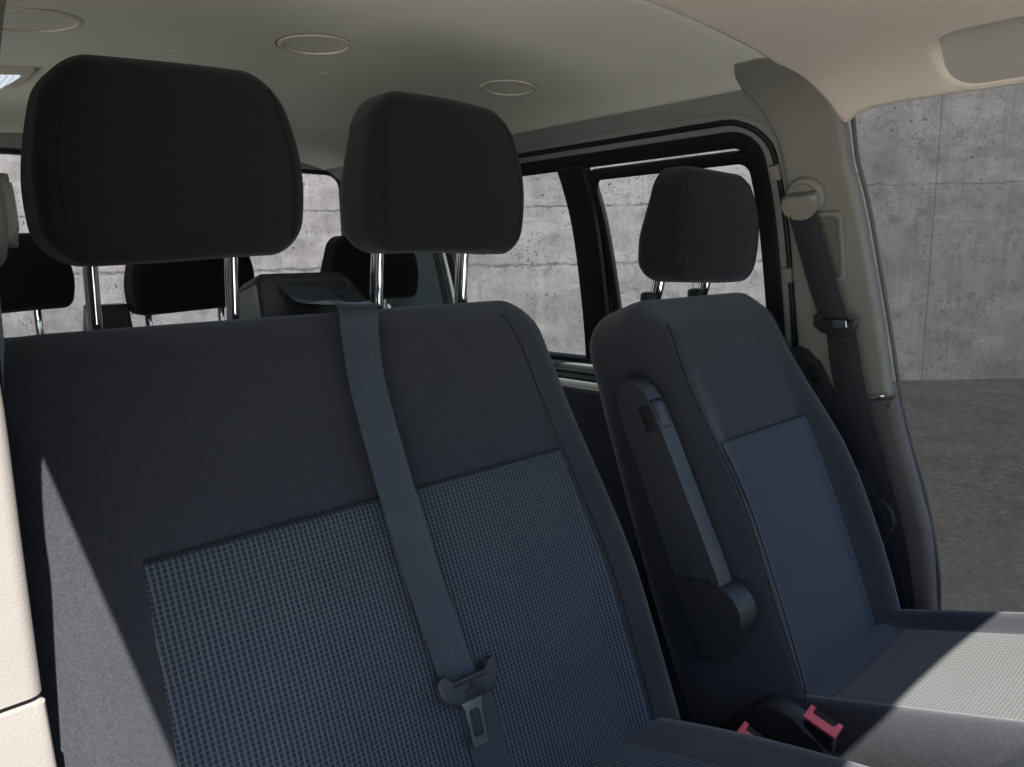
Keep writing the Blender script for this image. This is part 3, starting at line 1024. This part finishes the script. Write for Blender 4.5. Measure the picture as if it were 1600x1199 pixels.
# ---------------------------------------------------------------- double passenger bench
bench = thing('passenger_bench', (.55, .66, -1.21), 'double passenger bench with two headrests and blue waffle panels on black fabric', 'car seat')
BX = .55
BM = tilt((BX, .6575, -.80), 22)
B_HW, B_TOP = .455, .800
def b_def(x, n, z):
    x *= 1 - .075 * sstep(.25, .80, z)
    if x < -.3: x -= .035 * sstep(.55, .78, z) * sstep(-.3, -.42, x)
    if n > -.06:
        q = (n + .06) / .06
        ax = abs(x)
        n += q * (.022 * sstep(.30, .40, ax) * sstep(.62, .25, z) - .006 * math.cos(x * 9) ** 2 - .03 * sstep(.66, .82, z) ** 2)
        n += q * .008 * math.sin(z * 5.2 + .4)
    return x, n, z
BBN = obj('backrest', pillow(B_HW, -.06, B_TOP, .075, .05, 0., -.17, .052, .05, b_def, fill=(.92, .84, .76, .68, .6, .5, .4, .3, .2, .1)), M['fabric'], bench, BM).name
obj('backrest_panel', sheet(-.338, .358, .01, .508, lambda x, z: 0., b_def, 60, 50, lift=.004), M['weave'], bench, BM)
# cushion: local y runs forward-down, built as a pillow lying on its back
def cushion_frame(loc, deg):
    # local x = x, local z(w) = forward along the cushion, local -y (n) = up
    c, s = math.cos(rad(deg)), math.sin(rad(deg))
    X = Vector((1, 0, 0)); W = Vector((0, -c, s)); N = Vector((0, s, c))
    m = Matrix((X, -N, W)).transposed().to_4x4()
    if m.to_3x3().determinant() < 0:
        pass
    m.translation = Vector((loc[0], loc[1], loc[2] + H))
    return m
BC = cushion_frame((BX, .70, -.775), 14)
def bc_def(x, n, z):
    if n > -.07:
        q = (n + .07) / .07
        n += q * (.012 * sstep(.30, .38, abs(x)) - .008 * math.cos(x * 7.5) ** 2 + .012 * math.sin(min(1, max(0, z / .5)) * math.pi) )
    return x, n, z
obj('seat_cushion', pillow(.425, -.05, .50, .07, .03, 0., -.17, .065, .04, bc_def), M['fabric'], bench, BC)
obj('cushion_panel', sheet(-.335, .29, -.02, .42, lambda x, z: 0., bc_def, 50, 34, lift=.004), M['weave'], bench, BC)
obj('seat_base', box(.80, .46, .34, .03, 3, (BX, .52, -1.05)), M['plastic'], bench)
ra = headrest(bench, .343, .985, .002, .236, rod_foot=(1.045, -.09), sleeve=False, seed=0)
rb = headrest(bench, .757, .985, .002, .240, rod_foot=(1.045, -.09), sleeve=False, seed=2)
# belt outlet tower between the headrests
tl = [(-.098, -.26), (.135, -.26), (.072, -.006), (.058, .008), (-.072, .008), (-.088, -.004)]
tl = [(-.104, -.26), (.16, -.26), (.118, -.085), (.068, -.012), (.052, 0), (-.082, 0), (-.096, -.012)]
tmw = Matrix.Translation((.585, 1.10, -.018 + H)) @ Matrix.Rotation(rad(-14), 4, 'X')
tw = obj('belt_tower', prism(tl, 0, .085, .010, 4), M['plastic'], bench, tmw)
obj('slot_frame', tail_bm(rrect(.062, -.042, -.012, .013, .013, 0, 6, 3), rrect(.055, -.036, -.018, .009, .009, 0, 6, 3), -.004, .006), M['plastic'], tw, tmw)
obj('slot_recess', prism(rrect(.055, -.036, -.018, .009, .009, 0, 6, 3), -.0012, .001, 0), M['rubber'], tw, tmw)
obj('tower_side_cover', prism([(-.11, -.26), (-.094, -.26), (-.088, -.012), (-.10, -.02)], .004, .08, .004, 2), M['trim_grey'], tw, tmw)

# ---------------------------------------------------------------- driver's seat
DX = 1.385
drv = thing('driver_seat', (DX, .55, -1.21), 'single driver seat with two folded-up armrests beside the pillar', 'car seat')
DM = tilt((DX, .531, -.86), 22)
D_TOP = .855
def d_def(x, n, z):
    # outline: widest at lumbar height, narrowing to the shoulders
    k = np.interp(z, [-.06, .1, .25, .42, .6, .76, .86], [.97, 1.0, 1.02, 1.0, .96, .92, .89])
    x *= float(k)
    if n > -.06:
        q = (n + .06) / .06
        ax = abs(x)
        n += q * (.052 * sstep(.140, .245, ax) * sstep(.74, .40, z) * sstep(-.10, .10, z) - .008 * math.cos(min(1.57, ax * 7)) * sstep(.75, .45, z) - .03 * sstep(.72, .86, z) ** 2)
        n += q * .010 * math.sin(z * 5.0)
    return x, n, z
DBN = obj('backrest', pillow(.285, -.06, D_TOP, .085, .05, 0., -.195, .085, .05, d_def, fill=(.97, .94, .91, .88, .85, .82, .79, .76, .72, .68, .6, .5, .4, .3, .2, .1)), M['fabric'], drv, DM).name
def sheet_k(x0, x1, z0, z1, nfun, dfm, kf, **k):
    """panel whose width ignores the seat's own taper"""
    return sheet(x0, x1, z0, z1, nfun, lambda x, n, z: dfm(x / kf(z), n, z), **k)
kd = lambda z: float(np.interp(z, [-.06, .1, .25, .42, .6, .76, .86], [.97, 1.0, 1.02, 1.0, .96, .92, .89]))
obj('backrest_panel', sheet_k(-.205, .165, -.03, .54, lambda x, z: 0., d_def, kd, nx=60, nz=50, lift=.004), M['weave'], drv, DM)
def seam_line(pts, parent, mw, dfm, r_=.0016, nf=lambda x, z: 0.):
    path = []
    for x, z in catmull(pts, 8):
        X, N, Z = dfm(x, nf(x, z), z)
        path.append((X, -N, Z))
    return obj('seam', tube_bm(path, r_, 8), M['fabric_head'], parent, mw)
dback = bpy.data.objects[DBN]
seam_line([(-.235, .0), (-.245, .25), (-.24, .5), (-.225, .68), (-.215, .79)], dback, DM, d_def, .0010)
seam_line([(.215, .79), (.225, .68), (.24, .5), (.245, .25), (.235, .0)], dback, DM, d_def, .0010)
seam_line([(-.205, .5415), (0, .5415), (.165, .5415)], dback, DM, lambda x, n, z: d_def(x / kd(z), n + .002, z))
bback = bpy.data.objects[BBN]
seam_line([(.366, .0), (.368, .3), (.366, .55), (.362, .72), (.352, .765)], bback, BM, b_def, .0012)
seam_line([(-.338, .510), (0, .510), (.358, .510)], bback, BM, lambda x, n, z: b_def(x, n + .002, z))
DC = cushion_frame((DX, .62, -.825), 18)
def dc_def(x, n, z):
    if n > -.07:
        q = (n + .07) / .07
        n += q * (.030 * sstep(.175, .225, abs(x)) - .006 * math.cos(min(1.57, abs(x) * 7)) ** 2)
        n += q * (.016 * math.exp(-((z - .05) / .045) ** 2) if abs(x) < .19 else 0)
    return x, n, z
obj('seat_cushion', pillow(.275, -.05, .52, .07, .03, 0., -.16, .06, .04, dc_def, fill=(.96, .92, .88, .84, .8, .76, .68, .6, .5, .4, .3, .2, .1)), M['fabric'], drv, DC)
obj('cushion_roll', sheet(-.185, .185, -.02, .118, lambda x, z: 0., dc_def, 30, 16), M['weave'], drv, DC)
obj('cushion_panel', sheet(-.185, .185, .122, .44, lambda x, z: 0., dc_def, 30, 30), M['weave_sunlit'], drv, DC)
obj('seat_base', box(.48, .46, .30, .03, 3, (DX, .42, -1.07)), M['plastic'], drv)
headrest(drv, DX, .892, -.060, .170, rod_foot=(.955, -.082), seed=4, w=.322)

# armrests, folded up along the backrest
def armrest(x, y, z, deg, L, side):
    mw = Matrix.Translation((x, y, z + H)) @ Matrix.Rotation(-rad(deg), 4, 'X')
    # side profile in (y, z): y<0 is towards the front
    prof = [(-.026, .0), (-.026, L * .5), (-.024, L * .8), (-.014, L * .94), (.006, L * .995), (.026, L), (.044, L * .96), (.052, L * .86), (.056, L * .5), (.058, .02), (.03, -.03), (-.01, -.03)]
    prof = [tuple(p) for p in catmull(prof, 5, True)]
    a = obj('armrest', prism(prof, -.020, .020, .012, 5, 'yz'), M['plastic_soft'], drv, mw)
    obj('button_bezel', box(.0405, .040, .064, .008, 3, (0, -.0055, L * .80)), M['rubber'], a, mw)
    obj('release_button', box(.030, .040, .054, .006, 3, (0, -.0072, L * .80)), M['plastic_soft'], a, mw)
    hub = [( .052 * math.cos(q) - .008, .052 * math.sin(q) - .035) for q in np.linspace(-math.pi * .95, math.pi * .30, 22)] + [(.03, .055), (.066, .06), (.066, -.06), (-.02, -.11)]
    hub = [(-.048 * math.cos(q) - .002, .050 * math.sin(q) - .036) for q in np.linspace(-.9, 1.45, 20)] + [(.03, .03), (.068, .045), (.068, -.11), (.02, -.12)]
    obj('hinge_cover', prism(hub, -.026, .026, .007, 3, 'yz'), M['plastic'], a, mw)
    return a
armrest(1.085, .655, -.585, 26, .40, -1)
armrest(1.745, .655, -.585, 26, .40, 1)
# recliner cover and lever on the inner side of the seat
rl = [(.60, -.80), (.55, -.755), (.48, -.77), (.40, -.85), (.345, -.925), (.36, -.96), (.46, -.97), (.60, -.95), (.66, -.88)]
rl = [tuple(p) for p in catmull(rl, 4, True)]
rc = obj('recliner_cover', prism(rl, 1.085, 1.125, .010, 3, 'yz'), M['plastic'], drv)
kn = Matrix.Translation((1.088, .50, -.86 + H)) @ Matrix.Rotation(rad(-90), 4, 'Y')
obj('recliner_knob', lathe([(.042, 0), (.042, .010), (.036, .014), (.030, .014), (.028, .008), (.006, .008)], 36), M['plastic_soft'], rc, kn)

# ---------------------------------------------------------------- second row
r2 = thing('second_row_bench', (.72, 1.85, -1.21), 'black second-row bench with three headrests behind the front seats', 'car seat')
RM = tilt((.74, 1.66, -.78), 20)
obj('backrest', pillow(.70, -.05, .68, .07, .04, 0., -.13, .045, .04), M['fabric'], r2, RM)
RC = cushion_frame((.74, 1.70, -.80), 10)
obj('seat_cushion', pillow(.70, -.04, .46, .05, .03, 0., -.14, .04, .04), M['fabric'], r2, RC)
obj('seat_base', box(1.3, .40, .26, .03, 3, (.74, 1.55, -1.08)), M['plastic'], r2)
for cx, z0 in ((.265, -.098), (.668, -.118), (1.175, -.122)):
    headrest(r2, cx, 1.86, z0, .062, w=.29, rod_foot=(1.90, -.155), sleeve=False, seed=cx, rt=.030, rb=.018)
obj('belt_tower', prism([(-.06, -.2), (.06, -.2), (.045, 0), (-.035, 0)], 0, .07, .008, 3), M['plastic'], r2, Matrix.Translation((.475, 1.85, -.092 + H)))

# ================================================================== BELTS
# centre belt of the bench
def onB(x, w, n):           # a point in the bench backrest's frame, returned at viewpoint height
    p = BM @ Vector((x - BX, -n, w))
    return Vector((p.x, p.y, p.z - H))
bp = [(.560, 1.125, -.030), (.566, 1.098, -.037), (.574, 1.055, -.066)]
P1 = [onB(.572, .792, .002), onB(.562, .740, .010), onB(.552, .66, .012), onB(.552, .50, .016), onB(.558, .38, .016), onB(.565, .30, .016), onB(.571, .235, .016)]
path = bp + [tuple(p) for p in P1]
wd = [(1, .0, 0), (1, .05, -.02), (1, -.05, -.06), (1, -.1, -.10), (1, -.05, -.05), (1, 0, 0), (1, 0, 0), (1, 0, .0), (1, 0, 0), (1, 0, 0)]
cb = thing('seat_belt', (.58, .78, -.6), 'black belt webbing hanging from the slot between the two headrests down the bench', 'seat belt')
obj('webbing', ribbon(path, wd, [.092, .088, .078, .066, .060, .0585, .0585, .0585, .0585, .0585], n=10, bow=.002), M['belt'], cb)
lowp = [onB(.588, .255, .010), onB(.592, .18, .008), onB(.594, .10, .007), onB(.597, .02, .010)]
obj('lap_webbing', ribbon([tuple(p) for p in lowp], [(1, 0, 0)] * 4, .060, n=8, bow=.001), M['belt'], cb)
# tongue
TM = BM @ Matrix.Translation((.578 - BX, -.022, .236)) @ Matrix.Rotation(rad(3), 4, 'Y')
tb = [(-.050, .012), (-.044, .020), (-.034, .020), (-.030, .006), (.030, .006), (.034, .020), (.046, .022), (.051, .012), (.046, -.012), (.026, -.022), (-.026, -.022), (-.046, -.010)]
tg2 = obj('belt_tongue', prism(tb, -.008, .007, .003, 3), M['plastic_soft'], cb, TM)
obj('tongue_slot', prism([(-.029, .0055), (.029, .0055), (.029, .0015), (.008, .0015), (.008, -.006), (-.002, -.006), (-.002, .0015), (-.029, .0015)], -.0088, -.0082, 0), M['rubber'], tg2, TM)
obj('grip_pad', box(.030, .003, .012, .001, 2, (.004, -.0085, -.012)), M['rubber'], tg2, TM)
plo = [(-.020, -.018), (.020, -.018), (.014, -.032), (.013, -.078), (.010, -.082), (-.010, -.082), (-.013, -.078), (-.014, -.032)]
pli = rrect(.0085, -.070, -.034, .002, .002, 0, 4, 3)
obj('latch_plate', tail_bm(plo, pli, -.0022, .0012), M['steel'], tg2, TM)

# driver's belt on the pillar
db = thing('seat_belt', (.78, 1.6, 0), 'dark belt webbing running down the pillar from a round grey guide beside the driver seat', 'seat belt')
MW_db = MW[db.name]
def sp(y, t, off): return tuple(S(y, t, off))
dpath = [sp(.789, .842, -.030), sp(.788, .875, -.033), sp(.768, .97, -.040), sp(.738, 1.09, -.045), sp(.712, 1.16, -.047), sp(.700, 1.25, -.05), sp(.672, 1.38, -.05), sp(.64, 1.50, -.045), sp(.605, 1.65, -.035), sp(.57, 1.85, -.03)]
dw = [(0.0, 1, 0.02)] + [(-.05, 1, .10)] * 2 + [(-.06, 1, .16)] * 4 + [(-.05, 1, .18)] * 3
obj('webbing', ribbon(dpath, dw, [.058, .066, .068, .070, .070, .074, .078, .080, .080, .080], n=8, bow=.002), M['belt_dark'], db)
gm = disc_frame(.786, .845, -.012)
def guide(gm, parent):
    # the frame's local -z looks into the cabin; x runs back along the van, y down the pillar
    ring = obj('guide_ring', lathe([(.043, .004), (.043, -.004), (.040, -.009), (.034, -.011), (.030, -.007)], 40), M['trim_grey'], parent, gm)
    cl = [tuple(p) for p in catmull([(.036, .012), (.038, -.014), (.024, -.034), (-.004, -.040), (-.028, -.030), (-.037, -.008), (-.034, .014), (0, .013)], 5, True)]
    obj('guide_cover', prism(cl, -.040, -.008, .010, 4, 'xy'), M['trim_grey'], ring, gm)
    return ring
guide(gm, db)
# its tongue
p0 = Vector(sp(.722, 1.135, -.052))
ax = Vector((-.04, -1, -.15)).normalized(); nz = Vector((-1, 0, -.1)); nz = (nz - ax * nz.dot(ax)).normalized()
tm = Matrix((ax, -nz, ax.cross(-nz))).transposed().to_4x4(); tm.translation = p0 + Vector((0, 0, H))
t2 = obj('belt_tongue', prism(tb, -.012, .007, .004, 3), M['plastic'], db, tm)
obj('latch_plate', prism([(-.002, .014), (.030, .018), (.034, .004), (.004, -.004)], -.017, -.013, .001, 1), M['chrome'], t2, tm)

# passenger belt by the near pillar: grey guide and a strip of webbing
pb = thing('seat_belt', (.13, .95, -.1), 'dark belt hanging behind the sunlit cream pillar at the photo edge', 'seat belt')
pg = Matrix(((0, 0, -1, .150), (1, 0, 0, .965), (0, -1, 0, .055 + H), (0, 0, 0, 1)))
cl = [tuple(p) for p in catmull([(.036, .03), (.040, -.014), (.026, -.036), (-.004, -.042), (-.028, -.034), (-.039, -.008), (-.036, .03), (0, .036)], 5, True)]
rg = obj('guide_ring', lathe([(.058, .05), (.058, .006), (.052, .0), (.045, -.002), (.043, .004)], 40), M['trim_grey'], pb, pg)
obj('guide_cover', prism(cl, -.012, .012, .008, 4, 'xy'), M['trim_grey'], rg, pg)
obj('webbing', ribbon([(.143, .975, .03), (.139, .972, -.06), (.132, .968, -.24), (.11, .95, -.5), (.09, .93, -.9)], [(.25, 1, 0)] * 5, .052, n=8), M['belt_dark'], pb)

# ================================================================== BUCKLES
def buckle(loc, rot, label):
    t = thing('belt_buckle', loc, label, 'belt buckle', 'red belt buckles between the seats')
    mw = MW[t.name] @ rot
    obj('buckle_housing', box(.024, .052, .085, .005, 3, (0, 0, -.044)), M['plastic'], t, mw)
    obj('buckle_stalk', box(.012, .024, .14, .004, 2, (0, 0, -.15)), M['plastic'], t, mw)
    # red release button: a U-shaped frame round the slot for the tongue
    u = [(-.013, -.027), (.013, -.027), (.013, -.019), (-.001, -.019), (-.001, .019), (.013, .019), (.013, .027), (-.013, .027)]
    obj('release_button', prism(u, -.004, .006, .0018, 2, 'xy'), M['red'], t, mw)
    obj('buckle_slot', box(.010, .034, .006, .001, 1, (.0065, 0, -.001)), M['rubber'], t, mw)
    return t
buckle((1.085, .455, -.745), Matrix.Rotation(rad(14), 4, 'X') @ Matrix.Rotation(rad(-28), 4, 'Y'), 'red and black belt buckle lying beside the driver cushion')
buckle((1.01, .53, -.775), Matrix.Rotation(rad(14), 4, 'X') @ Matrix.Rotation(rad(-28), 4, 'Y'), 'half hidden red belt buckle behind the passenger bench edge')
